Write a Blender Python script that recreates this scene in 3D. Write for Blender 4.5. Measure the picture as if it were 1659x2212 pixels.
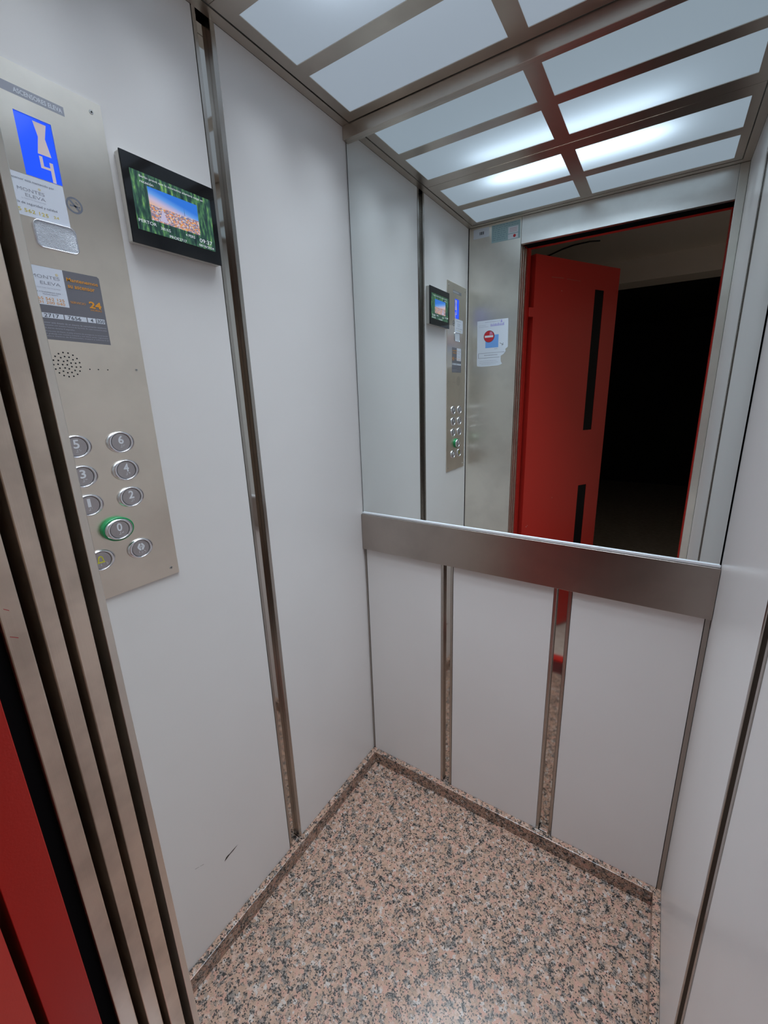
import bpy, math, random
from mathutils import Vector, Matrix
random.seed(7)
S = bpy.context.scene
C = S.collection
for o in list(bpy.data.objects):
    bpy.data.objects.remove(o)

# ------------------------------------------------------------------ camera
cam = bpy.data.objects.new('camera', bpy.data.cameras.new('camera'))
C.objects.link(cam)
S.camera = cam
cam.location = (0.85156, -0.22459, 1.43035)
cam.rotation_euler = (1.312495, 0.024771, 0.557167)
cam.data.sensor_fit = 'HORIZONTAL'
cam.data.sensor_width = 36.0
cam.data.lens = 36.0 * 902.81 / 1659
cam.data.shift_x = -28.458 / 1659
cam.data.shift_y = -10.744 / 1659
cam.data.clip_start = 0.01

# ------------------------------------------------------------------ world, exposure
w = bpy.data.worlds.new('world')
S.world = w
w.use_nodes = True
w.node_tree.nodes['Background'].inputs[0].default_value = (1.0, 0.84, 0.66, 1)
w.node_tree.nodes['Background'].inputs[1].default_value = 0.20
S.view_settings.view_transform = 'Standard'
S.view_settings.look = 'None'
S.view_settings.gamma = 1.0
S.view_settings.use_curve_mapping = False
S.view_settings.exposure = 0.0
S.cycles.use_denoising = True
S.cycles.max_bounces = 9
S.cycles.diffuse_bounces = 5
S.cycles.glossy_bounces = 5
S.cycles.use_adaptive_sampling = True
S.cycles.adaptive_threshold = 0.035
S.cycles.sample_clamp_indirect = 6.0

# ------------------------------------------------------------------ dimensions (metres)
W, D, H = 1.0, 0.898, 2.1607
XJ, XR, ZL = 0.2408, 0.9736, 2.0547          # door opening: left, right, head
PX = [(0.0545, 0.4789), (0.5216, 0.9503)]    # ceiling diffusers, two columns
PY = [(0.6980, 0.8527), (0.5020, 0.6594), (0.2467, 0.4074), (0.0469, 0.2030)]
SEAM = 0.4555

# ------------------------------------------------------------------ tubes of the ceiling light box, and lamps added under the diffusers
LAMP_W = 0.99
GLOW = 0.365
def area(name, loc, sx, sy, power, color, spread, rot=(0, 0, 0)):
    l = bpy.data.lights.new(name, 'AREA')
    l.shape = 'RECTANGLE'; l.size = sx; l.size_y = sy
    l.energy = power; l.color = color; l.spread = math.radians(spread)
    o = bpy.data.objects.new(name, l); C.objects.link(o)
    o.location = loc; o.rotation_euler = rot
    return o
for (x0, x1) in PX:
    for (y0, y1) in PY:
        area('added_panel_light', ((x0 + x1) / 2, (y0 + y1) / 2, H - 0.001), x1 - x0 - .01, y1 - y0 - .01, LAMP_W, (0.775, 0.885, 1.0), 78)  # added narrow-beam lamps below the diffusers, lighting the car beyond the visible glow
for (yy, pw) in ((0.530, 0.38), (0.358, 0.80)):
    area('tube_lamp', (0.50, yy, H + 0.068), 0.54, 0.02, pw, (0.80, 0.90, 1.0), 180)

# ------------------------------------------------------------------ materials
def mat(name, col=(.5, .5, .5), rough=.5, metal=0., spec=.5, emit=None, es=0., coat=0., aniso=0.):
    m = bpy.data.materials.new(name); m.use_nodes = True
    p = m.node_tree.nodes['Principled BSDF']
    p.inputs['Base Color'].default_value = (*col, 1)
    p.inputs['Roughness'].default_value = rough
    p.inputs['Metallic'].default_value = metal
    p.inputs['Specular IOR Level'].default_value = spec
    p.inputs['Coat Weight'].default_value = coat
    p.inputs['Anisotropic'].default_value = aniso
    if emit:
        p.inputs['Emission Color'].default_value = (*emit, 1)
        p.inputs['Emission Strength'].default_value = es
    return m
def N(m, t, **kw):
    n = m.node_tree.nodes.new(t)
    for k, v in kw.items():
        if k.startswith('i_'):
            n.inputs[k[2:].replace('_', ' ')].default_value = v
        else:
            setattr(n, k, v)
    return n
def LK(m, a, b): m.node_tree.links.new(a, b)
def ramp(m, stops, interp='LINEAR'):
    r = N(m, 'ShaderNodeValToRGB'); e = r.color_ramp.elements
    r.color_ramp.interpolation = interp
    while len(e) < len(stops): e.new(.5)
    for i, (pos, c) in enumerate(stops):
        e[i].position = pos; e[i].color = (*c, 1) if len(c) == 3 else c
    return r
def P(m): return m.node_tree.nodes['Principled BSDF']

def brushed(name, col, rough, sc, var=.06, bump=.02, aniso=.0, smudge=.07):
    m = mat(name, col, rough, 1.0, aniso=aniso)
    tc = N(m, 'ShaderNodeTexCoord'); mp = N(m, 'ShaderNodeMapping')
    mp.inputs['Scale'].default_value = sc
    LK(m, tc.outputs['Object'], mp.inputs['Vector'])
    n = N(m, 'ShaderNodeTexNoise', i_Scale=1.0, i_Detail=3.0)
    LK(m, mp.outputs['Vector'], n.inputs['Vector'])
    n2 = N(m, 'ShaderNodeTexNoise', i_Scale=6.0, i_Detail=2.0)
    LK(m, tc.outputs['Object'], n2.inputs['Vector'])
    ad = N(m, 'ShaderNodeMath', operation='ADD'); LK(m, n.outputs['Fac'], ad.inputs[0]); LK(m, n2.outputs['Fac'], ad.inputs[1])
    mr = N(m, 'ShaderNodeMapRange'); mr.inputs['From Min'].default_value = .6; mr.inputs['From Max'].default_value = 1.4
    mr.inputs['To Min'].default_value = rough - var; mr.inputs['To Max'].default_value = rough + var
    LK(m, ad.outputs[0], mr.inputs['Value']); LK(m, mr.outputs[0], P(m).inputs['Roughness'])
    b = N(m, 'ShaderNodeBump', i_Strength=bump, i_Distance=.001)
    LK(m, n.outputs['Fac'], b.inputs['Height']); LK(m, b.outputs['Normal'], P(m).inputs['Normal'])
    n3 = N(m, 'ShaderNodeTexNoise', i_Scale=9.0, i_Detail=4.0, i_Roughness=.55)
    LK(m, tc.outputs['Object'], n3.inputs['Vector'])
    rc = ramp(m, [(.36, tuple(c * (1 - smudge) for c in col)), (.56, col)])
    LK(m, n3.outputs['Fac'], rc.inputs['Fac']); LK(m, rc.outputs['Color'], P(m).inputs['Base Color'])
    return m
STEEL = brushed('brushed_steel', (.90, .82, .715), .31, (900, 900, 5), .02, .04, .75)
RETST = brushed('return_steel', (.93, .89, .81), .32, (900, 900, 5), .02, .04, .75)
HEADST = brushed('header_steel', (.92, .90, .86), .32, (900, 900, 5), .02, .04, .75)
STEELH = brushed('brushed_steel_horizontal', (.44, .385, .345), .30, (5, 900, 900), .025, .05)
STEELDOOR = brushed('door_steel', (.90, .775, .655), .40, (700, 700, 5), .03, .05, 0., .22)
CEILST = brushed('ceiling_steel', (.60, .53, .46), .34, (8, 600, 600), .03, .05)
POLISH = mat('polished_steel', (.47, .435, .40), .24, 1.0)
CORNER = mat('corner_steel', (.40, .365, .33), .36, 1.0)
POLISHB = mat('mirror_polished_steel', (.60, .57, .53), .05, 1.0)
CHROME = mat('satin_chrome', (.84, .85, .90), .22, 1.0)
SCREWM = mat('screw_steel', (.55, .54, .52), .3, 1.0)
LEDGE = mat('satin_aluminium', (.88, .90, .94), .55, .7)
ALU = mat('aluminium', (.62, .64, .67), .28, 1.0)
MIRROR = mat('mirror_silver', (.86, .91, .905), .0, 1.0)
MIRGLASS = mat('mirror_glass_edge', (.10, .17, .15), .15, 0., .6)
DARK = mat('dark_void', (.008, .008, .009), .9, 0., .0)  # near-black base puts the darkness of gaps and recesses into colour
SMOKED = mat('smoked_pane', (.006, .006, .008), .35, 0., .12)
BLACK = mat('painted_hole_dark', (.012, .012, .013), .6, 0., .3)  # black base stands in for the dark inside sockets and drilled holes
BLACKGLASS = mat('black_bezel_glass', (.010, .011, .013), .06, 0., .5)
GREYCASE = mat('screen_case', (.55, .52, .48), .40, .2)
GREEN = mat('green_plastic', (.012, .26, .085), .35, 0., .5)
WHITEINK = mat('white_print', (.72, .74, .78), .5)
PAPER = mat('white_paper', (.70, .73, .80), .55)
GREYINK = mat('grey_print', (.17, .18, .22), .5)
LOGOINK = mat('logo_print', (.33, .34, .39), .5)
SUNINK = mat('sun_print', (.72, .62, .40), .5)
DARKINK = mat('dark_print', (.03, .035, .05), .5)
PALEINK = mat('pale_print', (.45, .46, .52), .5)
STKGREY = mat('grey_sticker', (.165, .16, .18), .45)
ORANGE = mat('orange_print', (.80, .33, .03), .5)
YELLOW = mat('yellow_print', (.72, .56, .05), .5)
YPAINT = mat('yellow_paint', (.62, .60, .03), .4)
REDINK = mat('red_print', (.55, .02, .03), .5)
BLUEINK = mat('blue_print', (.18, .38, .78), .5)
PURPLE = mat('purple_print', (.38, .34, .68), .5)
TEALPAPER = mat('pale_green_sticker', (.36, .50, .52), .5)
TEALINK = mat('teal_print', (.22, .34, .37), .5)
NUMERAL = mat('button_numeral', (.80, .82, .86), .45, .2)
CAPM = brushed('button_cap', (.50, .47, .48), .30, (900, 900, 900), .04, .05)
BARM = mat('engraved_bar', (.36, .36, .40), .45, .7)
GLYPH = mat('display_glyph', (.42, .36, .36), .6, emit=(.42, .35, .36), es=.55)
SCUFF = mat('scuff_brown', (.035, .022, .014), .8)
SCUFFL = mat('scuff_grey', (.16, .14, .13), .8)
TXTEMIT = mat('screen_text', (.0, .0, .0), .5, emit=(.80, .84, .95), es=.75)
LENS = mat('ribbed_lens', (.70, .73, .78), .12, 0., .8)
CABLE = mat('grey_cable', (.05, .05, .055), .6)

# laminate wall panels: off white, slightly glossy, faint mottling
LAM = mat('white_laminate', (.76, .735, .72), .27, 0., .42)
n = N(LAM, 'ShaderNodeTexNoise', i_Scale=260.0, i_Detail=2.0)
tc = N(LAM, 'ShaderNodeTexCoord'); LK(LAM, tc.outputs['Object'], n.inputs['Vector'])
b = N(LAM, 'ShaderNodeBump', i_Strength=.05, i_Distance=.0006)
LK(LAM, n.outputs['Fac'], b.inputs['Height']); LK(LAM, b.outputs['Normal'], P(LAM).inputs['Normal'])
n2 = N(LAM, 'ShaderNodeTexNoise', i_Scale=3.0, i_Detail=3.0); LK(LAM, tc.outputs['Object'], n2.inputs['Vector'])
r = ramp(LAM, [(.3, (.745, .715, .695)), (.7, (.775, .745, .725))]); LK(LAM, n2.outputs['Fac'], r.inputs['Fac'])
LK(LAM, r.outputs['Color'], P(LAM).inputs['Base Color'])

# pink granite with grey quartz and black mica
def granite(name):
    m = mat(name, (.5, .4, .35), .22, 0., .45)
    tc = N(m, 'ShaderNodeTexCoord'); OC = tc.outputs['Object']
    def noise(scale, detail=3.0, rough=.6, off=0.0):
        mp = N(m, 'ShaderNodeMapping'); mp.inputs['Location'].default_value = (off, off * 1.7, off * .6); LK(m, OC, mp.inputs['Vector'])
        q = N(m, 'ShaderNodeTexNoise', i_Scale=scale, i_Detail=detail, i_Roughness=rough); LK(m, mp.outputs['Vector'], q.inputs['Vector']); return q
    nz = noise(140.0, 3.0, .65)
    sub = N(m, 'ShaderNodeVectorMath', operation='SUBTRACT'); sub.inputs[1].default_value = (.5, .5, .5)
    LK(m, nz.outputs['Color'], sub.inputs[0])
    scl = N(m, 'ShaderNodeVectorMath', operation='SCALE'); scl.inputs['Scale'].default_value = .016
    LK(m, sub.outputs[0], scl.inputs[0])
    add = N(m, 'ShaderNodeVectorMath', operation='ADD'); LK(m, OC, add.inputs[0]); LK(m, scl.outputs[0], add.inputs[1])
    # feldspar: pink to cream crystals
    v1 = N(m, 'ShaderNodeTexVoronoi', i_Scale=120.0); LK(m, add.outputs[0], v1.inputs['Vector'])
    s1 = N(m, 'ShaderNodeSeparateColor'); LK(m, v1.outputs['Color'], s1.inputs[0])
    r1 = ramp(m, [(0, (.44, .275, .200)), (.30, (.385, .252, .180)), (.50, (.47, .265, .200)), (.66, (.48, .335, .265)), (.82, (.48, .41, .365)), (.90, (.30, .215, .165))], 'CONSTANT')
    LK(m, s1.outputs[0], r1.inputs['Fac'])
    # soft grey quartz patches
    nq = noise(62.0, 3.5, .62, 3.1)
    rq = ramp(m, [(.53, (0, 0, 0)), (.60, (.75, .75, .75))]); LK(m, nq.outputs['Fac'], rq.inputs['Fac'])
    mq = N(m, 'ShaderNodeMix', data_type='RGBA'); LK(m, rq.outputs['Color'], mq.inputs['Factor']); LK(m, r1.outputs['Color'], mq.inputs['A']); mq.inputs['B'].default_value = (.165, .16, .15, 1)
    # fine grain
    v3 = noise(480.0, 3.0)
    r3 = ramp(m, [(.30, (.74, .74, .74)), (.64, (1.08, 1.07, 1.06))]); LK(m, v3.outputs['Fac'], r3.inputs['Fac'])
    mul = N(m, 'ShaderNodeMix', data_type='RGBA', blend_type='MULTIPLY'); mul.inputs['Factor'].default_value = 1.0
    LK(m, mq.outputs['Result'], mul.inputs['A']); LK(m, r3.outputs['Color'], mul.inputs['B'])
    # black mica: ragged flecks, denser inside the quartz patches
    v2 = N(m, 'ShaderNodeTexVoronoi', i_Scale=290.0); LK(m, add.outputs[0], v2.inputs['Vector'])
    s2 = N(m, 'ShaderNodeSeparateColor'); LK(m, v2.outputs['Color'], s2.inputs[0])
    sm = N(m, 'ShaderNodeMath', operation='MULTIPLY_ADD'); sm.inputs[1].default_value = 1.5; LK(m, nq.outputs['Fac'], sm.inputs[0]); LK(m, s2.outputs[0], sm.inputs[2])
    rm = ramp(m, [(.50, (0, 0, 0)), (.53, (1, 1, 1))])
    dv = N(m, 'ShaderNodeMath', operation='MULTIPLY'); dv.inputs[1].default_value = .333; LK(m, sm.outputs[0], dv.inputs[0]); LK(m, dv.outputs[0], rm.inputs['Fac'])
    mx = N(m, 'ShaderNodeMix', data_type='RGBA'); LK(m, rm.outputs['Color'], mx.inputs['Factor'])
    LK(m, mul.outputs['Result'], mx.inputs['A']); mx.inputs['B'].default_value = (.028, .025, .023, 1)
    # scattered single specks
    v4 = N(m, 'ShaderNodeTexVoronoi', i_Scale=165.0); LK(m, OC, v4.inputs['Vector'])
    s4 = N(m, 'ShaderNodeSeparateColor'); LK(m, v4.outputs['Color'], s4.inputs[0])
    d4 = N(m, 'ShaderNodeMath', operation='LESS_THAN'); d4.inputs[1].default_value = .28; LK(m, v4.outputs['Distance'], d4.inputs[0])
    g4 = N(m, 'ShaderNodeMath', operation='GREATER_THAN'); g4.inputs[1].default_value = .62; LK(m, s4.outputs[1], g4.inputs[0])
    k4 = N(m, 'ShaderNodeMath', operation='MULTIPLY'); LK(m, d4.outputs[0], k4.inputs[0]); LK(m, g4.outputs[0], k4.inputs[1])
    mx4 = N(m, 'ShaderNodeMix', data_type='RGBA'); LK(m, k4.outputs[0], mx4.inputs['Factor']); LK(m, mx.outputs['Result'], mx4.inputs['A']); mx4.inputs['B'].default_value = (.03, .026, .024, 1)
    mx = mx4
    LK(m, mx.outputs['Result'], P(m).inputs['Base Color'])
    return m
GRAN = granite('pink_granite')

# red paint of the landing door, slightly mottled
RED = mat('red_paint', (.60, .030, .021), .30, 0., .5)
tc = N(RED, 'ShaderNodeTexCoord'); n = N(RED, 'ShaderNodeTexNoise', i_Scale=300.0, i_Detail=2.0)
LK(RED, tc.outputs['Object'], n.inputs['Vector'])
b = N(RED, 'ShaderNodeBump', i_Strength=.12, i_Distance=.001); LK(RED, n.outputs['Fac'], b.inputs['Height']); LK(RED, b.outputs['Normal'], P(RED).inputs['Normal'])

# opal diffuser: a thin sheet that passes light from the tubes and glows evenly
OPAL = bpy.data.materials.new('opal_diffuser'); OPAL.use_nodes = True
nt = OPAL.node_tree; nt.nodes.remove(nt.nodes['Principled BSDF'])
tr = N(OPAL, 'ShaderNodeBsdfTranslucent'); tr.inputs[0].default_value = (.75, .82, .9, 1)
di = N(OPAL, 'ShaderNodeBsdfDiffuse'); di.inputs[0].default_value = (.30, .31, .32, 1)
em = N(OPAL, 'ShaderNodeEmission'); em.inputs[0].default_value = (.70, .84, 1.0, 1); em.inputs[1].default_value = GLOW
mi = N(OPAL, 'ShaderNodeMixShader'); mi.inputs[0].default_value = .6
LK(OPAL, di.outputs[0], mi.inputs[1]); LK(OPAL, tr.outputs[0], mi.inputs[2])
ad = N(OPAL, 'ShaderNodeAddShader'); LK(OPAL, mi.outputs[0], ad.inputs[0]); LK(OPAL, em.outputs[0], ad.inputs[1])
LK(OPAL, ad.outputs[0], nt.nodes['Material Output'].inputs['Surface'])

# blue backlit floor display
BLUELCD = mat('blue_backlit_display', (.01, .02, .2), .12, 0., .5, emit=(.012, .085, .95), es=1.0)

# hall surfaces
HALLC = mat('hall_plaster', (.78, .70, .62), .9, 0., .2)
HALLD = mat('hall_painted_darkness', (.03, .03, .033), .9, 0., .1)  # near-black base stands in for the lack of light in the hall
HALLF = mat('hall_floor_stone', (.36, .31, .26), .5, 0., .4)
tc = N(HALLF, 'ShaderNodeTexCoord'); n = N(HALLF, 'ShaderNodeTexNoise', i_Scale=25.0, i_Detail=6.0); LK(HALLF, tc.outputs['Object'], n.inputs['Vector'])
r = ramp(HALLF, [(.35, (.50, .43, .36)), (.65, (.62, .55, .47))]); LK(HALLF, n.outputs['Fac'], r.inputs['Fac']); LK(HALLF, r.outputs['Color'], P(HALLF).inputs['Base Color'])

# ------------------------------------------------------------------ mesh helpers
class MB:
    def __init__(s): s.v = []; s.f = []
    def box(s, x0, x1, y0, y1, z0, z1):
        b = len(s.v)
        s.v += [(x, y, z) for z in (z0, z1) for y in (y0, y1) for x in (x0, x1)]
        s.f += [tuple(b + i for i in q) for q in ((0, 2, 3, 1), (4, 5, 7, 6), (0, 1, 5, 4), (2, 6, 7, 3), (0, 4, 6, 2), (1, 3, 7, 5))]
        return s
    def poly(s, pts):
        b = len(s.v); s.v += [tuple(p) for p in pts]; s.f.append(tuple(range(b, b + len(pts)))); return s
    def prism(s, pts, d):          # polygon pts (3d) extruded by vector d
        n = len(pts); b = len(s.v); d = Vector(d)
        s.v += [tuple(p) for p in pts] + [tuple(Vector(p) + d) for p in pts]
        s.f.append(tuple(range(b, b + n))[::-1]); s.f.append(tuple(range(b + n, b + 2 * n)))
        for i in range(n):
            j = (i + 1) % n; s.f.append((b + i, b + j, b + n + j, b + n + i))
        return s
    def rings(s, rs, cap0=True, cap1=True):
        n = len(rs[0]); b = len(s.v)
        for r in rs: s.v += [tuple(p) for p in r]
        for k in range(len(rs) - 1):
            for i in range(n):
                j = (i + 1) % n
                s.f.append((b + k * n + i, b + k * n + j, b + (k + 1) * n + j, b + (k + 1) * n + i))
        if cap0: s.f.append(tuple(b + i for i in range(n))[::-1])
        if cap1: s.f.append(tuple(b + (len(rs) - 1) * n + i for i in range(n)))
        return s
    def build(s, name, m, parent=None, smooth=False, bevel=0):
        me = bpy.data.meshes.new(name); me.from_pydata(s.v, [], s.f); me.update()
        import bmesh
        bm = bmesh.new(); bm.from_mesh(me); bmesh.ops.recalc_face_normals(bm, faces=bm.faces)
        if bevel: bmesh.ops.bevel(bm, geom=bm.edges[:], offset=bevel, segments=2, affect='EDGES', profile=.5)
        bm.to_mesh(me); bm.free()
        me.materials.append(m)
        if smooth: me.shade_smooth() if hasattr(me, 'shade_smooth') else None
        o = bpy.data.objects.new(name, me); C.objects.link(o)
        if parent: o.parent = parent
        return o
def tag(o, label, cat=None, kind=None, group=None):
    o['label'] = label
    if cat: o['category'] = cat
    if kind: o['kind'] = kind
    if group: o['group'] = group
    return o
def empty(name, label, cat, kind=None, group=None):
    o = bpy.data.objects.new(name, None); C.objects.link(o); o.empty_display_size = .05
    return tag(o, label, cat, kind, group)

# planes to draw on: (a to the viewer's right, b up, h out of the wall)
def LEFT(a, b, h): return Vector((h, a, b))
def FRONT(a, b, h): return Vector((a, h, b))     # a is world x here
def flat(fn, h, pts, name, m, parent, th=0):
    mb = MB()
    if th:
        d = fn(0, 0, th) - fn(0, 0, 0); mb.prism([fn(a, b, h) for a, b in pts], d)
    else:
        mb.poly([fn(a, b, h) for a, b in pts])
    return mb.build(name, m, parent)
def rect(fn, h, a0, a1, b0, b1, name, m, parent, th=0):
    return flat(fn, h, [(a0, b0), (a1, b0), (a1, b1), (a0, b1)], name, m, parent, th)
def many(fn, h, polys, name, m, parent, th=0):
    mb = MB()
    for pts in polys:
        if th: mb.prism([fn(a, b, h) for a, b in pts], fn(0, 0, th) - fn(0, 0, 0))
        else: mb.poly([fn(a, b, h) for a, b in pts])
    o = mb.build(name, m, parent)
    if name in ('fine_print', 'microphone_holes', 'printed_marks', 'purple_print'): o['kind'] = 'stuff'
    return o
_dg = None
def lettering(fn, h, s, a0, b0, wdt, hgt, name, m, parent, th=0, mirror=False, bold=0.0):
    cu = bpy.data.curves.new('t', 'FONT'); cu.body = s; cu.size = 1; cu.extrude = 0; cu.resolution_u = 3; cu.offset = bold
    o = bpy.data.objects.new('t', cu); C.objects.link(o)
    dg = bpy.context.evaluated_depsgraph_get()
    me = bpy.data.meshes.new_from_object(o.evaluated_get(dg))
    bpy.data.objects.remove(o); bpy.data.curves.remove(cu)
    xs = [v.co.x for v in me.vertices]; ys = [v.co.y for v in me.vertices]
    x0, x1, y0, y1 = min(xs), max(xs), min(ys), max(ys)
    sy = hgt / (y1 - y0); sx = wdt / (x1 - x0) if wdt else sy
    vs = [fn(a0 + (v.co.x - x0) * sx * (-1 if mirror else 1), b0 + (v.co.y - y0) * sy, h) for v in me.vertices]
    fs = [tuple(p.vertices) for p in me.polygons]
    bpy.data.meshes.remove(me)
    mb = MB(); mb.v = [tuple(v) for v in vs]; mb.f = fs
    if th:
        from collections import Counter
        k = len(vs); d = fn(0, 0, th) - fn(0, 0, 0)
        mb.v += [tuple(v + d) for v in vs]
        ed = Counter(); od = {}
        for f in fs:
            for i in range(len(f)):
                e = (f[i], f[(i + 1) % len(f)]); ed[tuple(sorted(e))] += 1; od[tuple(sorted(e))] = e
        mb.f = fs + [tuple(i + k for i in f) for f in fs] + [(od[e][0], od[e][1], od[e][1] + k, od[e][0] + k) for e, c in ed.items() if c == 1]
    return mb.build(name, m, parent)
def ellipse(fn, ca, cb, ra, rb, h, n=48):
    return [fn(ca + ra * math.cos(2 * math.pi * i / n), cb + rb * math.sin(2 * math.pi * i / n), h) for i in range(n)]
def circ2(ca, cb, r, n=32): return [(ca + r * math.cos(2 * math.pi * i / n), cb + r * math.sin(2 * math.pi * i / n)) for i in range(n)]
def annulus(fn, h, ca, cb, r0, r1, name, m, parent, n=40):
    mb = MB(); mb.rings([ellipse(fn, ca, cb, r0, r0, h, n), ellipse(fn, ca, cb, r1, r1, h, n)], False, False)
    return mb.build(name, m, parent)
def holed_slab(xs, ys, z0, z1, hole):       # grid slab with rectangular holes; hole(i, j) -> True
    mb = MB(); nx, ny = len(xs), len(ys)
    for z in (z0, z1): mb.v += [(x, y, z) for y in ys for x in xs]
    K = nx * ny; idx = lambda i, j, k: k * K + j * nx + i
    solid = lambda i, j: 0 <= i < nx - 1 and 0 <= j < ny - 1 and not hole(i, j)
    for j in range(ny - 1):
        for i in range(nx - 1):
            if not solid(i, j): continue
            mb.f.append((idx(i, j, 0), idx(i, j + 1, 0), idx(i + 1, j + 1, 0), idx(i + 1, j, 0)))
            mb.f.append((idx(i, j, 1), idx(i + 1, j, 1), idx(i + 1, j + 1, 1), idx(i, j + 1, 1)))
            for (di, dj, p, q) in ((-1, 0, (i, j), (i, j + 1)), (1, 0, (i + 1, j), (i + 1, j + 1)), (0, -1, (i, j), (i + 1, j)), (0, 1, (i, j + 1), (i + 1, j + 1))):
                if not solid(i + di, j + dj):
                    mb.f.append((idx(*p, 0), idx(*q, 0), idx(*q, 1), idx(*p, 1)))
    return mb

# ------------------------------------------------------------------ floor and granite skirting
floor = MB().box(0, W, 0.002, D, -.03, 0).build('floor', GRAN)
tag(floor, 'polished pink granite floor of the lift car', 'floor', 'structure')
T = .02
tag(MB().box(0.0005, T, 0.004, D - .0005, 0.0, .05).box(-.0115, .0004, .4440, .4720, 0.0, .0515).build('baseboard_left', GRAN, bevel=.0015), 'pink granite skirting along the foot of the left wall', 'baseboard', 'structure')
tag(MB().box(T, W - T, D - T, D - .0005, 0.0, .05).box(.3120, .3355, D - .0004, D + .0115, 0.0, .0515).box(.6585, .6860, D - .0004, D + .0115, 0.0, .0515).build('baseboard_back', GRAN, bevel=.0015), 'pink granite skirting along the foot of the back wall', 'baseboard', 'structure')
tag(MB().box(W - T, W - .0005, 0.004, D - .0005, 0.0, .05).box(W - .0004, W + .0115, .4335, .4615, 0.0, .0515).build('baseboard_right', GRAN, bevel=.0015), 'pink granite skirting along the foot of the right wall', 'baseboard', 'structure')

# ------------------------------------------------------------------ wall builders
def channel(fn, s0, s1, z0, z1, l0, l1, parent):
    """recessed polished channel between two panels: two lips, two cheeks, mirror-polished bed"""
    bed = MB()
    bed.poly([fn(s0 + l0, z0, -.012), fn(s1 - l1, z0, -.012), fn(s1 - l1, z1, -.012), fn(s0 + l0, z1, -.012)])
    prof = [(s0, -.011), (s0, .0012), (s0 + l0 - .001, .0012), (s0 + l0, .0002), (s0 + l0, -.0118), (s1 - l1, -.0118), (s1 - l1, .0002), (s1 - l1 + .001, .0012), (s1, .0012), (s1, -.011), (s1, -.016), (s0, -.016)]
    mb = MB(); n = len(prof)
    mb.rings([[fn(s, z0, h) for s, h in prof], [fn(s, z1, h) for s, h in prof]])
    ch = mb.build('channel_strip', POLISH, parent)
    tag(ch, 'polished steel channel strip')
    rect(fn, -.0117, s0 + l0 + .0015, s1 - l1 - .0015, z0, z1, 'channel_bed', POLISHB, ch)
    return ch
# left wall
ZT = 2.1597
wl = MB().box(-.04, -.0165, -.02, D + .02, -.03, 2.3).build('wall_left', DARK)
tag(wl, 'left wall of the lift car, clad in white laminate panels', 'wall', 'structure')
LS0, LS1 = .4345, .4835
MB().box(-.016, 0, .0035, LS0 - .001, 0.0, ZT).build('wall_panel', LAM, wl, bevel=.0006)
MB().box(-.016, 0, LS1 + .001, D + .004, 0.0, ZT).build('wall_panel', LAM, wl, bevel=.0006)
channel(LEFT, LS0, LS1, .05, ZT, .0085, .0105, wl)
# scuffs on the left wall
sc = [(.2222, .2525), (.2270, .2530), (.2345, .2556), (.2405, .2570), (.2520, .2580), (.2665, .2612), (.2600, .2614), (.2480, .2610), (.2390, .2596), (.2345, .2608), (.2285, .2598)]
flat(LEFT, .00035, sc, 'scuff_mark', SCUFF, wl)
many(LEFT, .0003, [[(.1485, .3173), (.1590, .3128), (.1592, .3134), (.1487, .3182)], [(.1610, .3118), (.1705, .3068), (.1708, .3076), (.1612, .3124)],
                   [(.2740, .2650), (.2755, .2652), (.2750, .2664)]], 'scuff_mark', SCUFFL, wl)
# right wall
def RIGHT(a, b, h): return Vector((W - h, a, b))
wr = MB().box(W + .0165, W + .04, -.02, D + .02, -.03, 2.3).build('wall_right', DARK)
tag(wr, 'right wall of the lift car, clad in white laminate panels', 'wall', 'structure')
RS0, RS1 = .422, .471
MB().box(W, W + .016, .0015, RS0 - .001, 0.0, ZT).build('wall_panel', LAM, wr, bevel=.0006)
MB().box(W, W + .016, RS1 + .001, D + .004, 0.0, ZT).build('wall_panel', LAM, wr, bevel=.0006)
channel(RIGHT, RS0, RS1, .05, ZT, .0105, .0085, wr)
# back wall (lower half: three panels, two channels, two corner beads)
def BACK(a, b, h): return Vector((a, D - h, b))
wb = MB().box(-.04, W + .04, D + .0165, D + .04, -.03, 2.3).build('wall_back', DARK)
tag(wb, 'back wall of the lift car with white panels below the mirror', 'wall', 'structure')
B = [(.0085, .3021), (.3454, .6486), (.6970, .9875)]
for a0, a1 in B:
    MB().box(a0, a1, D, D + .016, 0.0, .985).build('wall_panel', LAM, wb, bevel=.0006)
channel(BACK, .3031, .3444, .05, .985, .008, .008, wb)
channel(BACK, .6496, .6960, .05, .985, .0080, .0090, wb)
tag(MB().box(.0012, .0072, D - .001, D + .012, .05, .985).build('corner_bead', CORNER, wb), 'brushed steel corner bead')
tag(MB().box(.9888, .9988, D - .0015, D + .012, .05, .985).build('corner_bead', CORNER, wb), 'brushed steel corner bead')

# ------------------------------------------------------------------ mirror and steel band under it
mr_ = empty('mirror', 'large frameless mirror covering the upper half of the back wall', 'mirror')
MB().poly([(.0035, D, 1.0455), (.9965, D, 1.0455), (.9965, D, 2.128), (.0035, D, 2.128)]).build('mirror_glass', MIRROR, mr_)
MB().box(.0035, .9965, D + .0004, D + .005, 1.0445, 2.128).build('mirror_back', MIRGLASS, mr_)
MB().box(.0015, .9985, D - .0050, D - .0004, 1.0412, 1.0462).build('mirror_ledge', LEDGE, mr_)
rail = MB().box(.0012, .9988, D - .012, D - .0006, .9135, 1.0405).build('handrail_band', STEELH, bevel=.0008)
tag(rail, 'wide brushed steel band running across the back wall under the mirror', 'handrail')

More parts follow.
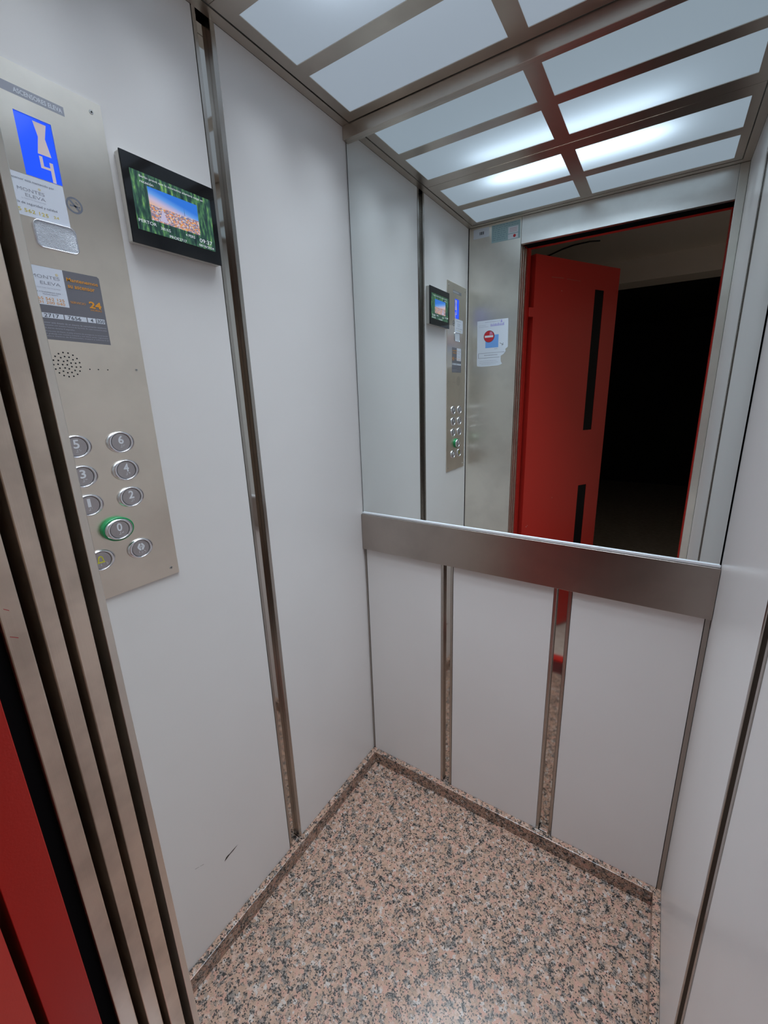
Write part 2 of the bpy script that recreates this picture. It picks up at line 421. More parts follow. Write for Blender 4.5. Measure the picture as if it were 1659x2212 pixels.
# ------------------------------------------------------------------ trims around the ceiling
tag(MB().box(.0005, .0235, .0005, D - .0125, ZT, 2.19).build('trim_1', CEILST), 'brushed steel ceiling trim along the left wall', 'trim', 'structure')
tag(MB().box(W - .0235, W - .0005, .0005, D - .0125, ZT, 2.19).build('trim_2', CEILST), 'brushed steel ceiling trim along the right wall', 'trim', 'structure')
tag(MB().box(.0005, W - .0005, D - .012, D + .006, 2.127, 2.19).build('trim_3', CEILST, bevel=.0008), 'brushed steel ceiling trim above the mirror', 'trim', 'structure')
tag(MB().box(.0240, W - .0240, .0005, .0235, ZT, 2.19).build('trim_4', CEILST), 'brushed steel ceiling trim over the car door', 'trim', 'structure')

# ------------------------------------------------------------------ ceiling: light box, two steel plates, eight opal diffusers
ce = MB().box(-.04, W + .04, -.02, D + .04, 2.30, 2.34).build('ceiling', DARK)
tag(ce, 'steel grid ceiling of the lift car with eight lit opal panels', 'ceiling', 'structure')
bx = [.0265, PX[0][0], PX[0][1], PX[1][0], PX[1][1], W - .0265]
for (ya, yb, rows, lab) in ((SEAM + .0006, D - .0150, (1, 0), ''), (.0260, SEAM - .0006, (3, 2), '')):
    ys = [ya, PY[rows[0]][0], PY[rows[0]][1], PY[rows[1]][0], PY[rows[1]][1], yb]
    holed_slab(bx, ys, H, H + .0016, lambda i, j: i in (1, 3) and j in (1, 3)).build('ceiling_plate', CEILST, ce)
for (y0, y1) in PY:
    for (x0, x1) in PX:
        MB().poly([(x0 - .008, y0 - .008, H + .0025), (x1 + .008, y0 - .008, H + .0025), (x1 + .008, y1 + .008, H + .0025), (x0 - .008, y1 + .008, H + .0025)]).build('light_diffuser', OPAL, ce)

# ------------------------------------------------------------------ front wall of the car: return panel, header, narrow right return
wf = MB().box(.0022, XJ, -.0100, 0, 0.0, ZT - .0006).build('wall_front', RETST, bevel=.0008)
tag(wf, 'brushed steel front return panel left of the car door', 'wall', 'structure')
hd = MB().box(XJ + .0012, XR - .0008, -.020, 0, ZL, ZT - .0006).build('wall_front_header', HEADST, bevel=.0008)
tag(hd, 'brushed steel header panel above the car door opening', 'wall', 'structure')
rr = MB().box(XR, W - .0004, -.0170, 0, 0.0, ZT - .0006).build('wall_front_right', RETST, bevel=.0008)
tag(rr, 'narrow brushed steel return strip right of the car door', 'wall', 'structure')
# leaf pocket with a dark filler standing in for shade in the jamb gap, door gear above, slot on the closing side
pk = MB().box(-.04, .17, -.1140, -.0115, -.03, 2.30).box(.1705, .233, -.1225, -.1065, .0, 2.0545).build('wall_door_pocket', DARK)
tag(pk, 'dark door pocket behind the steel return panel, with a filler painted as shade in the jamb gap', 'wall', 'structure')
gear = MB().box(.2408, 1.04, -.1140, -.0225, 2.066, 2.30).build('wall_door_gear', DARK)
tag(gear, 'dark door track housing over the car threshold', 'wall', 'structure')
sl = MB().box(XR + .008, 1.04, -.0900, -.0185, 0.0, 2.066).build('wall_door_slot', DARK)
tag(sl, 'dark closing slot beside the narrow steel return', 'wall', 'structure')

# ------------------------------------------------------------------ car sliding door: three telescopic leaves, opened to the left
d1 = empty('door_1', 'brushed steel telescopic car door slid open at the left jamb', 'door', 'structure')
for (ya, yb) in ((-.0435, -.0225), (-.0722, -.0530), (-.1055, -.0845)):
    MB().box(.1702, XJ - .0003, ya, yb, .006, 2.060).build('door_leaf', STEELDOOR, d1, bevel=.0015)
rs = many(lambda a, b, h: Vector((XJ - .0002 + h, a, b)), .0003, [[(-.0999, 1.2080), (-.0955, 1.2040), (-.0955, 1.2049), (-.0999, 1.2089)], [(-.1012, 1.1732), (-.0943, 1.1682), (-.0943, 1.1691), (-.1012, 1.1740)]], 'paint_scratch', REDINK, d1)
# car sill with running grooves
sill = MB()
for k in range(5):
    y1 = -.0010 - k * .0215; sill.box(.20, XR + .02, y1 - .0165, y1, -.020, -.001)
sill.box(.20, XR + .02, -.1090, -.0005, -.028, -.0205)
tag(sill.build('trim_5', ALU), 'grooved aluminium sill of the car door', 'sill', 'structure')

# ------------------------------------------------------------------ landing: red frame, red swing door, dark hall
fr = empty('door_frame', 'red painted steel frame of the landing door', 'door frame')
MB().box(.07, XJ - .0005, -.1720, -.1237, 0.0, 2.075).build('jamb', RED, fr, bevel=.0008)
MB().box(.9762, 1.14, -.1720, -.1200, 0.0, 2.075).build('jamb', RED, fr, bevel=.0008)
MB().box(.07, 1.14, -.1720, -.1200, 2.075, 2.17).build('head', RED, fr, bevel=.002)
MB().box(XJ, .9755, -.1720, -.1200, -.02, -.001).build('threshold', RED, fr, bevel=.001)
d2 = empty('door_2', 'red painted landing door swung open into the dark hall', 'door', 'structure')
d2.location = (.252, -.168, 0); d2.rotation_euler = (0, 0, math.radians(-60))
# leaf in local space: s along x, body on the -y side, face at y = 0; two slot windows
def LEAF(a, b, h): return Vector((a, h, b))
LW, LT = .628, 2.058
hs = holed_slab([.018, .444, .514, LW], [.012, .30, .905, 1.222, 1.942, LT], 0, .040, lambda i, j: i == 1 and j in (1, 3))
hs.v = [(x, -.040 + z, y) for x, y, z in hs.v]
leaf = hs.build('door_leaf', RED, d2, bevel=0)
for (za, zb) in ((.30, .905), (1.222, 1.942)):
    MB().box(.4445, .5135, -.008, -.0015, za + .0005, zb - .0005).build('vision_pane', SMOKED, d2)
for z in (1.785, .16):
    MB().box(-.012, .020, -.030, .003, z, z + .042).build('hinge', RED, d2, bevel=.002)
many(LEAF, .0004, [[(.125, 1.969), (.21, 1.971), (.21, 1.973), (.125, 1.971)], [(.23, 1.970), (.33, 1.9695), (.33, 1.971), (.23, 1.972)]], 'paint_scratch', mat('chipped_paint', (.45, .16, .11), .6), d2)
many(LEAF, .0004, [circ2(.05, .72, .0025, 8), circ2(.058, .725, .002, 8), circ2(.20, 1.915, .002, 8), circ2(.235, .86, .002, 8)], 'paint_chip', mat('bare_chip', (.6, .45, .4), .6), d2)
# hall shell
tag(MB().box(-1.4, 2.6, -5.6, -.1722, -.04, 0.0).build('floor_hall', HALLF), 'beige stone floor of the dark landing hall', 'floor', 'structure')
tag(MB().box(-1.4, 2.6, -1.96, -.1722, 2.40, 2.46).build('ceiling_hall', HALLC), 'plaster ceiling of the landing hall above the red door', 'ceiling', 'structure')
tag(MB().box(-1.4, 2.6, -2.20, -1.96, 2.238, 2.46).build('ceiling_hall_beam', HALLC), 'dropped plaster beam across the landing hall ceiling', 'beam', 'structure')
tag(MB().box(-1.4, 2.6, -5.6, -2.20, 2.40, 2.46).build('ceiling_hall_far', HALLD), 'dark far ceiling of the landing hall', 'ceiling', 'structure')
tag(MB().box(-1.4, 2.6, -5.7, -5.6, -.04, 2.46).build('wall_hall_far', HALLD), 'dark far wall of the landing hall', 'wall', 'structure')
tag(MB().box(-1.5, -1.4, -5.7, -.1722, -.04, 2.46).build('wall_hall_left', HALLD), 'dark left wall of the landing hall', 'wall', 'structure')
tag(MB().box(2.6, 2.7, -5.7, -1.9, -.04, 2.46).box(2.6, 2.7, -1.9, -.1722, 2.25, 2.46).box(2.6, 2.7, -.35, -.1722, -.04, 2.25).build('wall_hall_right', HALLD), 'dark right wall of the landing hall with an added opening that lets light in', 'wall', 'structure')  # opening made up so world light reaches the hall ceiling and red leaf
sw = MB(); sw.box(-1.4, .07, -.1718, -.1240, -.04, 2.46); sw.box(1.14, 2.6, -.1718, -.1240, -.04, 2.46); sw.box(.07, 1.14, -.1718, -.1240, 2.17, 2.46)
tag(sw.build('wall_hall_shaft', HALLC), 'plaster shaft wall around the red landing door frame', 'wall', 'structure')
cb = MB(); pts = [(-.25, -1.62), (.03, -1.455), (.117, -1.386), (.20, -1.345), (.300, -1.334), (.36, -1.36)]
cb.rings([[(x, y + .005 * math.cos(a), 2.396 + .005 * math.sin(a)) for a in [k * math.pi / 4 for k in range(8)]] for x, y in pts])
tag(cb.build('ceiling_cable', CABLE), 'thin dark cable running under the hall ceiling above the red door', 'cable')

# ------------------------------------------------------------------ control panel on the left wall
cp = empty('control_panel', 'tall brushed steel control panel with floor buttons on the left wall', 'control panel')
cp.location = (0, 0, 0)
PH = .003
hs = holed_slab([.0267, .1066, .1526, .2319], [1.0766, 1.765, 1.846, 1.9065], 0.0004, PH, lambda i, j: i == 1 and j == 1)
hs.v = [(z, x, y) for x, y, z in hs.v]
hs.build('face_plate', STEEL, cp)
lcd = rect(LEFT, .0010, .1066, .1526, 1.765, 1.846, 'floor_display', BLUELCD, cp)
tag(lcd, 'blue backlit floor display showing arrows and the number 4')
many(LEFT, .0016, [[(.1291, 1.842), (.1458, 1.842), (.1412, 1.823), (.1451, 1.8), (.1279, 1.8), (.1324, 1.823)]], 'arrow_symbol', GLYPH, lcd)
many(LEFT, .0016, [[(.1286, 1.7975), (.1286, 1.7815), (.1408, 1.7815), (.1408, 1.766), (.1453, 1.766), (.1453, 1.7925), (.1408, 1.7925), (.1408, 1.7848), (.1328, 1.7848), (.1328, 1.7975)]], 'digit', GLYPH, lcd)
nb = rect(LEFT, PH + .0001, .083, .1747, 1.8658, 1.8782, 'name_bar', BARM, cp)
lettering(LEFT, PH + .0003, 'ASCENSORES ELEVA', .1120, 1.8688, .0600, .0060, 'lettering', WHITEINK, nb, bold=.015)
def screw(y, z, r=.0033):
    mb = MB(); mb.rings([ellipse(LEFT, y, z, r, r, PH, 20), ellipse(LEFT, y, z, r * .95, r * .95, PH + .0009, 20), ellipse(LEFT, y, z, r * .45, r * .45, PH + .0010, 20), ellipse(LEFT, y, z, r * .42, r * .42, PH + .0002, 20)], False, True)
    s = mb.build('screw', SCREWM, cp)
    flat(LEFT, PH + .0003, circ2(y, z, r * .36, 6), 'hex_socket', BLACK, s)
for y in (.0415, .2160):
    for z in (1.8906, 1.4907, 1.0926): screw(y, z, .0033 if z != 1.4907 else .0022)
# service sticker under the display
s1 = rect(LEFT, PH + .0001, .0622, .1520, 1.7075, 1.7640, 'service_sticker', PAPER, cp)
tag(s1, 'white maintenance sticker below the floor display')
h = PH + .0003
lettering(LEFT, h, 'ascensor está mantenido por', .0850, 1.7540, .0540, .0038, 'lettering', GREYINK, s1)
lettering(LEFT, h, 'MONTES', .0910, 1.7412, .0335, .0044, 'lettering', LOGOINK, s1)
lettering(LEFT, h, 'ELEVA', .0995, 1.7343, .0250, .0042, 'lettering', LOGOINK, s1)
lettering(LEFT, h, 'by MARTON ASCENSORES', .0940, 1.7302, .0300, .0016, 'lettering', PALEINK, s1)
lettering(LEFT, h, 'Garantía de seguridad y calidad', .0735, 1.7225, .0638, .0042, 'lettering', GREYINK, s1)
lettering(LEFT, h, '65 562 125', .0820, 1.7127, .0420, .0048, 'lettering', YELLOW, s1)
lettering(LEFT, h, '24', .1310, 1.7140, .0070, .0036, 'lettering', YELLOW, s1)
flat(LEFT, h, circ2(.1190, 1.7490, .0018, 10), 'sun_mark', SUNINK, s1)
# no smoking mark
ns = annulus(LEFT, PH + .0002, .1640, 1.7420, .0092, .0118, 'no_smoking_symbol', GREYINK, cp)
many(LEFT, PH + .00025, [[(.1565, 1.7487), (.1585, 1.7504), (.1716, 1.7354), (.1697, 1.7337)], [(.1572, 1.7398), (.1690, 1.7398), (.1690, 1.7422), (.1572, 1.7422)],
                         [(.1700, 1.7398), (.1714, 1.7398), (.1714, 1.7422), (.1700, 1.7422)], [(.1690, 1.7440), (.1702, 1.7440), (.1672, 1.7478), (.1660, 1.7472)]], 'cigarette_mark', GREYINK, ns)
# emergency lamp with ribbed lens
def rrect(a0, a1, b0, b1, r, n=6):
    out = []
    for (ca, cb, s) in ((a1 - r, b1 - r, 0), (a0 + r, b1 - r, 1), (a0 + r, b0 + r, 2), (a1 - r, b0 + r, 3)):
        for k in range(n + 1):
            t = math.pi / 2 * (s + k / n); out.append((ca + r * math.cos(t), cb + r * math.sin(t)))
    return out
a0, a1, b0, b1 = .1005, .1575, 1.6670, 1.7065
mb = MB(); RR = lambda ins, hh, r: [LEFT(a, b, hh) for a, b in rrect(a0 + ins, a1 - ins, b0 + ins, b1 - ins, r)]
mb.rings([RR(0, PH, .008), RR(.0002, PH + .0030, .008), RR(.0009, PH + .0038, .0073), RR(.0018, PH + .0032, .0066), RR(.0019, PH + .0014, .0064)], False, False)
el = mb.build('emergency_lamp', CHROME, cp, smooth=True)
tag(el, 'rounded emergency lamp with ribbed clear lens and chrome frame')
mb = MB(); nx, nz = 60, 36
ia0, ia1, ib0, ib1 = a0 + .0018, a1 - .0018, b0 + .0018, b1 - .0018
for j in range(nz + 1):
    for i in range(nx + 1):
        u, v = i / nx, j / nz
        y, z = ia0 + (ia1 - ia0) * u, ib0 + (ib1 - ib0) * v
        # squeeze corner points into the rounded outline
        r = .0064; dx = max(ia0 + r - y, y - (ia1 - r), 0); dz = max(ib0 + r - z, z - (ib1 - r), 0)
        if dx > 0 and dz > 0 and math.hypot(dx, dz) > r:
            k = r / math.hypot(dx, dz); y += (math.copysign(dx * (1 - k), (ia0 + ia1) / 2 - y)); z += (math.copysign(dz * (1 - k), (ib0 + ib1) / 2 - z))
        hh = PH + .0016 + (.0007 if j % 2 else 0) + (.0005 if i % 2 else 0)
        mb.v.append(tuple(LEFT(y, z, hh)))
for j in range(nz):
    for i in range(nx):
        b_ = j * (nx + 1) + i; mb.f.append((b_, b_ + 1, b_ + nx + 2, b_ + nx + 1))
mb.build('ribbed_lens', LENS, el)
# grey service sticker
s2 = flat(LEFT, PH + .0001, [(.0760, 1.5330), (.1795, 1.5313), (.1800, 1.6375), (.1775, 1.6402), (.0760, 1.6402)], 'service_sticker', STKGREY, cp)
tag(s2, 'grey and orange 24 hour service sticker')
rect(LEFT, PH + .0002, .0790, .1270, 1.5845, 1.6400, 'white_field', PAPER, s2)
h = PH + .0004
lettering(LEFT, h, 'MONTES', .0838, 1.6232, .0372, .0046, 'lettering', LOGOINK, s2)
lettering(LEFT, h, 'ELEVA', .0938, 1.6145, .0268, .0044, 'lettering', LOGOINK, s2)
lettering(LEFT, h, 'MARTON ASCENSORES', .0878, 1.6088, .0310, .0015, 'lettering', PALEINK, s2)
lettering(LEFT, h, 'LE ATENDEREMOS CON', .0860, 1.6025, .0320, .0017, 'lettering', GREYINK, s2)
lettering(LEFT, h, 'MUCHO GUSTO', .0940, 1.5994, .0200, .0017, 'lettering', GREYINK, s2)
lettering(LEFT, h, '65 562 125', .0862, 1.5917, .0352, .0040, 'lettering', ORANGE, s2)
lettering(LEFT, h, '01 200 040', .0862, 1.5863, .0352, .0040, 'lettering', ORANGE, s2)
flat(LEFT, h, circ2(.1180, 1.6310, .0020, 10), 'sun_mark', SUNINK, s2)
lettering(LEFT, h, 'Mantenemos', .1307, 1.6250, .0455, .0055, 'lettering', ORANGE, s2, bold=.012)
lettering(LEFT, h, 'su ascensor', .1307, 1.6152, .0393, .0045, 'lettering', ORANGE, s2, bold=.012)
lettering(LEFT, h, 'SERVICIO', .1300, 1.5920, .0220, .0034, 'lettering', ORANGE, s2)
lettering(LEFT, h, '24', .1570, 1.5885, .0186, .0108, 'lettering', ORANGE, s2, bold=.03)
lettering(LEFT, h, 'HORAS', .1580, 1.5842, .0170, .0030, 'lettering', ORANGE, s2)
for a, b in ((.0790, .1157), (.1172, .1488), (.1503, .1626), (.1641, .1766)):
    rect(LEFT, PH + .0002, a, b, 1.5652, 1.5726, 'number_box', PAPER, s2)
for t, a, wd in (('2717', .0895, .020), ('7656', .1215, .019), ('4', .1545, .0040), ('300', .1650, .0105)):
    lettering(LEFT, h, t, a, 1.5662, wd, .0055, 'handwriting', DARKINK, s2)
for k, t in enumerate(('ascensor está dotado de un sistema de comunicación telefónica', 'permanente con nuestra Central de Servicio. En caso necesario pulse', 'el de alarma durante 4 segundos.')):
    lettering(LEFT, h, t, .0830, 1.5572 - k * .0042, .094 if k < 2 else .045, .0026, 'fine_print', PALEINK, s2)
for k in range(3):
    lettering(LEFT, h, ('de Protección de Datos, si pulsa el botón de emergencia, la conversación', 'será grabada con nuestra Central y sus datos serán registrados', 'nuestro Centro de Protección, tratará y solicitará el')[k], .0830, 1.5440 - k * .0036, .094, .0024, 'fine_print', PALEINK, s2)
# speaker holes as flat black discs, their inner darkness put in by colour
holes = []
for r_, n_ in ((0, 1), (.0066, 7), (.0128, 13), (.0190, 17)):
    for k in range(n_):
        t = 2 * math.pi * k / n_ + .2 + r_ * 40; holes.append((.1065 + r_ * math.cos(t), 1.4949 + r_ * math.sin(t)))
sp = many(LEFT, PH + .00015, [circ2(y, z, .0013, 10) for y, z in holes], 'speaker_grille', BLACK, cp)
tag(sp, 'round cluster of black discs painted as small speaker holes', kind='stuff')
many(LEFT, PH + .00015, [circ2(y, 1.4890, .0011, 10) for y in (.1385, .1517, .1667)], 'microphone_holes', BLACK, cp)
# buttons
def push_button(cy, cz, text, braille, lift=0.0, label=None):
    a, b_ = .0243, .0197
    def rg(ka, kb, hh): return ellipse(LEFT, cy, cz, ka, kb, PH + lift + hh, 56)
    mb = MB(); ri = .0168
    mb.rings([rg(a, b_, 0), rg(a, b_, .0012), rg(a - .0006, b_ - .0004, .0022), rg((a + ri) / 2 + .001, (b_ + ri) / 2 + .0004, .0046), rg(ri + .0012, ri + .0010, .0052), rg(ri, ri, .0046), rg(ri - .0003, ri - .0003, .0020)], lift == 0, False)
    o = mb.build('push_button', CHROME, cp, smooth=True)
    if label: tag(o, label)
    rc = ri - .0008
    mb = MB(); mb.rings([ellipse(LEFT, cy, cz, rc, rc, PH + lift + .0012, 40), ellipse(LEFT, cy, cz, rc, rc, PH + lift + .0032, 40), ellipse(LEFT, cy, cz, rc - .0006, rc - .0006, PH + lift + .0037, 40)])
    mb.build('button_cap', CAPM, o)
    hh = PH + lift + .00372
    if text == 'bell':
        yy, zz = cy - .0012, cz + .0016
        outer = [(-.0075, -.0060), (-.0052, -.0040), (-.0042, .0020), (-.0030, .0058), (0, .0074), (.0030, .0058), (.0042, .0020), (.0052, -.0040), (.0075, -.0060)]
        inner = [(-.0040, -.0042), (-.0034, -.0030), (-.0026, .0016), (-.0018, .0042), (0, .0055), (.0018, .0042), (.0026, .0016), (.0034, -.0030), (.0040, -.0042)]
        polys = [[outer[i], outer[i + 1], inner[i + 1], inner[i]] for i in range(8)] + [[outer[0], inner[0], inner[-1], outer[-1]]]
        many(LEFT, hh, [[(yy + p, zz + q) for p, q in f] for f in polys], 'bell_symbol', YPAINT, o, th=.0005)
    elif text == 'door':
        yy, zz = cy + .0004, cz + .0030
        L_ = [[(-.0006, .0068), (-.0034, .0068), (-.0068, .0010), (-.0068, -.0010), (-.0034, -.0068), (-.0006, -.0068), (-.0006, -.0040), (-.0042, 0), (-.0006, .0040)], [(-.0006, .0026), (-.0030, 0), (-.0006, -.0026)]]
        polys = [[(yy + p, zz + q) for p, q in f] for f in L_] + [[(yy - p, zz + q) for p, q in f] for f in L_]
        many(LEFT, hh, polys, 'open_symbol', NUMERAL, o, th=.0005)
    else:
        lettering(LEFT, hh, text, cy - (.0046 if text != '1' else .0026), cz - .0030, .0090 if text != '1' else .0050, .0150, 'numeral', NUMERAL, o, th=.0006, bold=.018)
    bd = MB()
    for k, cell in enumerate(braille):
        ca = cy + (k - (len(braille) - 1) / 2) * .0048 + .0006; cbz = cz - .0055 if text not in ('bell', 'door') else cz - .0062
        for dt in cell:
            da, db = (0, .0018)[dt > 3], -((dt - 1) % 3) * .0018
            bd.rings([ellipse(LEFT, ca + da, cbz + db, .0006, .0006, hh, 6), ellipse(LEFT, ca + da, cbz + db, .00035, .00035, hh + .0004, 6)])
    bd.build('braille_dots', NUMERAL, o)
    return o
NS = (3, 4, 5, 6)
CL, CR = .0930, .1642
push_button(CR, 1.3616, '6', (NS, (1, 2, 4)), label='oval push button for floor 6')
push_button(CR, 1.3096, '4', (NS, (1, 4, 5)), label='oval push button for floor 4')
push_button(CR, 1.2580, '2', (NS, (1, 2)), label='oval push button for floor 2')
push_button(CL, 1.3610, '5', (NS, (1, 5)), label='oval push button for floor 5')
push_button(CL, 1.3092, '3', (NS, (1, 4)), label='oval push button for floor 3')
push_button(CL, 1.2576, '1', (NS, (1,)), label='oval push button for floor 1')
push_button(CL, 1.1532, 'bell', ((1,), (1, 2, 3), (1,), (1, 2, 3, 5)), label='oval alarm push button with yellow bell')
push_button(CR - .0008, 1.1540, 'door', ((1, 2), (1, 3, 5), (1, 5)), label='oval push button for opening the door')
z0c, y0c = 1.2040, .1290
push_button(y0c, z0c, '0', (NS, (2, 4, 5)), lift=.0095, label='raised push button for floor 0')
mb = MB(); E_ = lambda ra, rb, hh: ellipse(LEFT, y0c, z0c, ra, rb, PH + hh, 56)
mb.rings([E_(.0272, .0222, 0), E_(.0272, .0222, .0088), E_(.0264, .0214, .0098), E_(.0243, .0197, .0098)])
tag(mb.build('button_collar', GREEN, cp, smooth=False), 'green plastic collar around the floor 0 button')

# ------------------------------------------------------------------ information screen on the left wall
ds = empty('display_screen', 'black framed information screen showing a city photo, on the left wall', 'screen')
SY0, SY1, SZ0, SZ1 = .2420, .4226, 1.7078, 1.8490
mb = MB(); mb.box(.0005, .0150, SY0 + .0008, SY1 - .0008, SZ0 + .0008, SZ1 - .0008)
mb.build('housing', GREYCASE, ds, bevel=.002)
MB().box(.0152, .0180, SY0, SY1, SZ0, SZ1).build('bezel_glass', BLACKGLASS, ds, bevel=.0008)
FOREST = bpy.data.materials.new('forest_screen_picture'); FOREST.use_nodes = True
m = FOREST; p = P(m); p.inputs['Base Color'].default_value = (.01, .01, .01, 1); p.inputs['Roughness'].default_value = .12
tc = N(m, 'ShaderNodeTexCoord'); mp = N(m, 'ShaderNodeMapping'); mp.inputs['Scale'].default_value = (1, 160, 45); LK(m, tc.outputs['Object'], mp.inputs['Vector'])
n1 = N(m, 'ShaderNodeTexNoise', i_Scale=1.0, i_Detail=5.0); LK(m, mp.outputs['Vector'], n1.inputs['Vector'])
r = ramp(m, [(.30, (.006, .016, .022)), (.48, (.020, .060, .048)), (.60, (.06, .17, .07)), (.72, (.19, .36, .10))]); LK(m, n1.outputs['Fac'], r.inputs['Fac'])
LK(m, r.outputs['Color'], p.inputs['Emission Color']); p.inputs['Emission Strength'].default_value = 1.15
CITY = bpy.data.materials.new('city_screen_picture'); CITY.use_nodes = True
m = CITY; p = P(m); p.inputs['Base Color'].default_value = (.01, .01, .01, 1); p.inputs['Roughness'].default_value = .12
tc = N(m, 'ShaderNodeTexCoord'); sx = N(m, 'ShaderNodeSeparateXYZ'); LK(m, tc.outputs['Object'], sx.inputs[0])
def mrange(src, a, b_):
    q = N(m, 'ShaderNodeMapRange'); q.inputs['From Min'].default_value = a; q.inputs['From Max'].default_value = b_; LK(m, src, q.inputs['Value']); return q.outputs[0]
U = mrange(sx.outputs['Y'], .282, .379); V = mrange(sx.outputs['Z'], 1.7533, 1.8062)
# sky: orange at the horizon left, deep blue at the top right
su = N(m, 'ShaderNodeMath', operation='MULTIPLY_ADD'); su.inputs[1].default_value = .35; LK(m, U, su.inputs[0]); LK(m, V, su.inputs[2])
sky = ramp(m, [(.46, (.85, .50, .30)), (.66, (.62, .52, .70)), (.84, (.13, .36, .86)), (1.0, (.03, .20, .78))]); LK(m, su.outputs[0], sky.inputs['Fac'])
mp = N(m, 'ShaderNodeMapping'); mp.inputs['Scale'].default_value = (1, 430, 560); LK(m, tc.outputs['Object'], mp.inputs['Vector'])
vt = N(m, 'ShaderNodeTexVoronoi', i_Scale=1.0); LK(m, mp.outputs['Vector'], vt.inputs['Vector'])
sv = N(m, 'ShaderNodeSeparateColor'); LK(m, vt.outputs['Color'], sv.inputs[0])
town = ramp(m, [(0, (.30, .22, .30)), (.22, (.72, .28, .16)), (.42, (.55, .50, .62)), (.60, (.85, .42, .10)), (.74, (.20, .22, .36)), (.88, (.70, .62, .66))], 'CONSTANT'); LK(m, sv.outputs[0], town.inputs['Fac'])
st = N(m, 'ShaderNodeMath', operation='GREATER_THAN'); st.inputs[1].default_value = .47; LK(m, V, st.inputs[0])
mx = N(m, 'ShaderNodeMix', data_type='RGBA'); LK(m, st.outputs[0], mx.inputs['Factor']); LK(m, town.outputs['Color'], mx.inputs['A']); LK(m, sky.outputs['Color'], mx.inputs['B'])
LK(m, mx.outputs['Result'], p.inputs['Emission Color']); p.inputs['Emission Strength'].default_value = .85
scn = rect(LEFT, .0182, .2548, .4105, 1.7315, 1.8250, 'screen', FOREST, ds)
tag(scn, 'lit screen with green forest background and white text')
ph = rect(LEFT, .0184, .2820, .3790, 1.7533, 1.8062, 'city_photo', CITY, scn)
many(LEFT, .0186, [[(.3492, 1.779), (.3500, 1.779), (.3497, 1.7925)]], 'tower_mark', mat('tower_picture', (.02, .02, .03), .5), scn)
many(LEFT, .0186, [[(.2985, 1.7555), (.3140, 1.7555), (.3065, 1.7745), (.3045, 1.7745)]], 'avenue_mark', mat('avenue_picture', (.02, .02, .03), .5, emit=(.62, .56, .78), es=.75), scn)
for t, a, b_, wd, hg in (('Berlin prevé que la economía alemana caiga en', .2700, 1.8155, .1240, .0046), ('recesión', .2700, 1.8085, .0240, .0042), ('PERTOR', .2575, 1.7440, .0320, .0050),
                         ('300 KG', .2970, 1.7415, .0185, .0046), ('4 PERS', .3465, 1.7440, .0195, .0046), ('PROE2717', .3125, 1.7320, .0340, .0046), ('09:37', .3760, 1.7410, .0278, .0070), ('08/10/2024', .3732, 1.7338, .0334, .0040)):
    lettering(LEFT, .0187, t, a, b_, wd, hg, 'screen_text', TXTEMIT, scn)

# ------------------------------------------------------------------ papers stuck on the front return panel (seen in the mirror)
nt_ = flat(FRONT, .0004, [(.0511, 1.7647), (.1994, 1.7639), (.2024, 1.6406), (.1886, 1.6314), (.1939, 1.623), (.1832, 1.61), (.1691, 1.604), (.1707, 1.5784), (.1787, 1.5686), (.1626, 1.5613), (.0731, 1.5592), (.0529, 1.564)], 'paper_notice', PAPER, None, th=.0003)
tag(nt_, 'torn white paper notice with red no entry disc on the steel return panel', 'notice')
h = .0009
rect(FRONT, h, .0935, .1565, 1.6425, 1.6990, 'blue_square', BLUEINK, nt_)
flat(FRONT, h + .0001, circ2(.1106, 1.6930, .0262, 40), 'red_disc_edge', DARKINK, nt_)
flat(FRONT, h + .0002, circ2(.1106, 1.6930, .0248, 40), 'red_disc', REDINK, nt_)
rect(FRONT, h + .0003, .0900, .1305, 1.6885, 1.6975, 'white_bar', WHITEINK, nt_)
many(FRONT, h + .0003, [[(.112, 1.7000), (.129, 1.7000), (.124, 1.7130), (.114, 1.7140)]], 'smoke_mark', mat('pink_print', (.62, .22, .34), .5), nt_)
many(FRONT, h, [[(.1637, 1.6615), (.1815, 1.6520), (.1810, 1.6505), (.1632, 1.6600)], [(.1735, 1.6474), (.1752, 1.6474), (.1806, 1.6606), (.1790, 1.6606)]], 'pen_cross', DARKINK, nt_)
many(FRONT, h, [[(.0595, 1.6190), (.1870, 1.6198), (.1870, 1.6210), (.0595, 1.6202)], [(.0597, 1.5975), (.1640, 1.5983), (.1640, 1.5995), (.0597, 1.5987)], [(.0595, 1.5985), (.0612, 1.5985), (.0612, 1.6200), (.0595, 1.6200)]], 'printed_box', GREYINK, nt_)
rng = random.Random(3)
bars = []
x = .116
while x < .180:
    wd = rng.uniform(.0022, .0040); hh = rng.uniform(.008, .014); bars.append([(x, 1.7362), (x + wd, 1.7362), (x + wd * .8, 1.7362 + hh), (x + .0004, 1.7362 + hh)]); x += wd + .0012
bars.append([(.163, 1.750), (.173, 1.750), (.168, 1.7635)])
many(FRONT, h, bars, 'purple_print', PURPLE, nt_)
ln = []
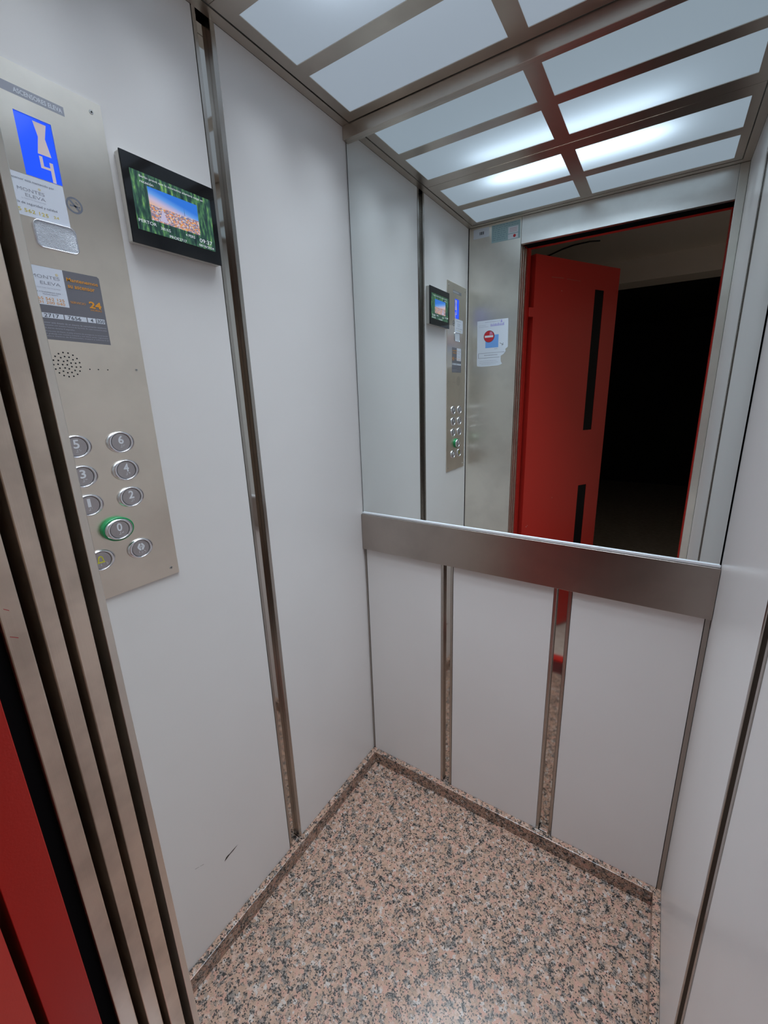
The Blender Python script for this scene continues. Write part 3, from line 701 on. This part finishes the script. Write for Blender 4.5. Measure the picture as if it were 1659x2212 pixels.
for (a, b_, z, t) in ((.0885, .1625, 1.7550, .0020), (.0565, .0938, 1.7430, .0012), (.0590, .1065, 1.7360, .0014), (.0890, .1540, 1.6080, .0040), (.138, .1545, 1.6355, .0022), (.066, .150, 1.584, .0015), (.066, .158, 1.576, .0015), (.074, .148, 1.569, .0012)):
    x = a
    while x < b_:
        wd = min(rng.uniform(.003, .008), b_ - x); ln.append([(x, z), (x + wd, z), (x + wd, z + t), (x, z + t)]); x += wd + .0012
many(FRONT, h, ln, 'fine_print', PALEINK, nt_)
cd = flat(FRONT, .0004, [(.0231, 2.1117), (.0965, 2.1117), (.0960, 2.1505), (.0231, 2.1500)], 'white_card', PAPER, None, th=.0004)
tag(cd, 'small white card with black marks at the top of the steel return panel', 'card')
many(FRONT, .0009, [[(x, 2.1245), (x + wd, 2.1245), (x + wd, 2.1365), (x, 2.1365)] for x, wd in ((.0520, .0020), (.0555, .0022), (.0592, .0034), (.0640, .0028), (.0685, .0034))], 'printed_marks', DARKINK, cd)
gs = flat(FRONT, .0004, [(.1090, 2.0815), (.2370, 2.0800), (.2350, 2.1500), (.1085, 2.1505)], 'inspection_sticker', TEALPAPER, None, th=.0003)
tag(gs, 'pale green inspection sticker at the top of the steel return panel', 'sticker')
ln = []
for k in range(8):
    z = 2.1440 - k * .0078; x = .1125
    lim = .232 if k < 2 else .178
    while x < lim:
        wd = min(rng.uniform(.004, .016), lim - x); ln.append([(x, z), (x + wd, z), (x + wd, z + .0024), (x, z + .0024)]); x += wd + rng.uniform(.002, .006)
many(FRONT, .0008, ln, 'fine_print', TEALINK, gs)
rect(FRONT, .0008, .1835, .2270, 2.1050, 2.1300, 'white_field', WHITEINK, gs)
rect(FRONT, .0008, .1835, .2270, 2.0830, 2.1020, 'white_field', WHITEINK, gs)
many(FRONT, .0009, [[(.190, z), (.222, z), (.222, z + .002), (.190, z + .002)] for z in (2.1100, 2.1160, 2.1220)], 'fine_print', mat('pink_ink', (.6, .35, .38), .5), gs)
flat(FRONT, .0010, circ2(.2120, 2.0930, .0060, 16), 'red_seal', REDINK, gs)
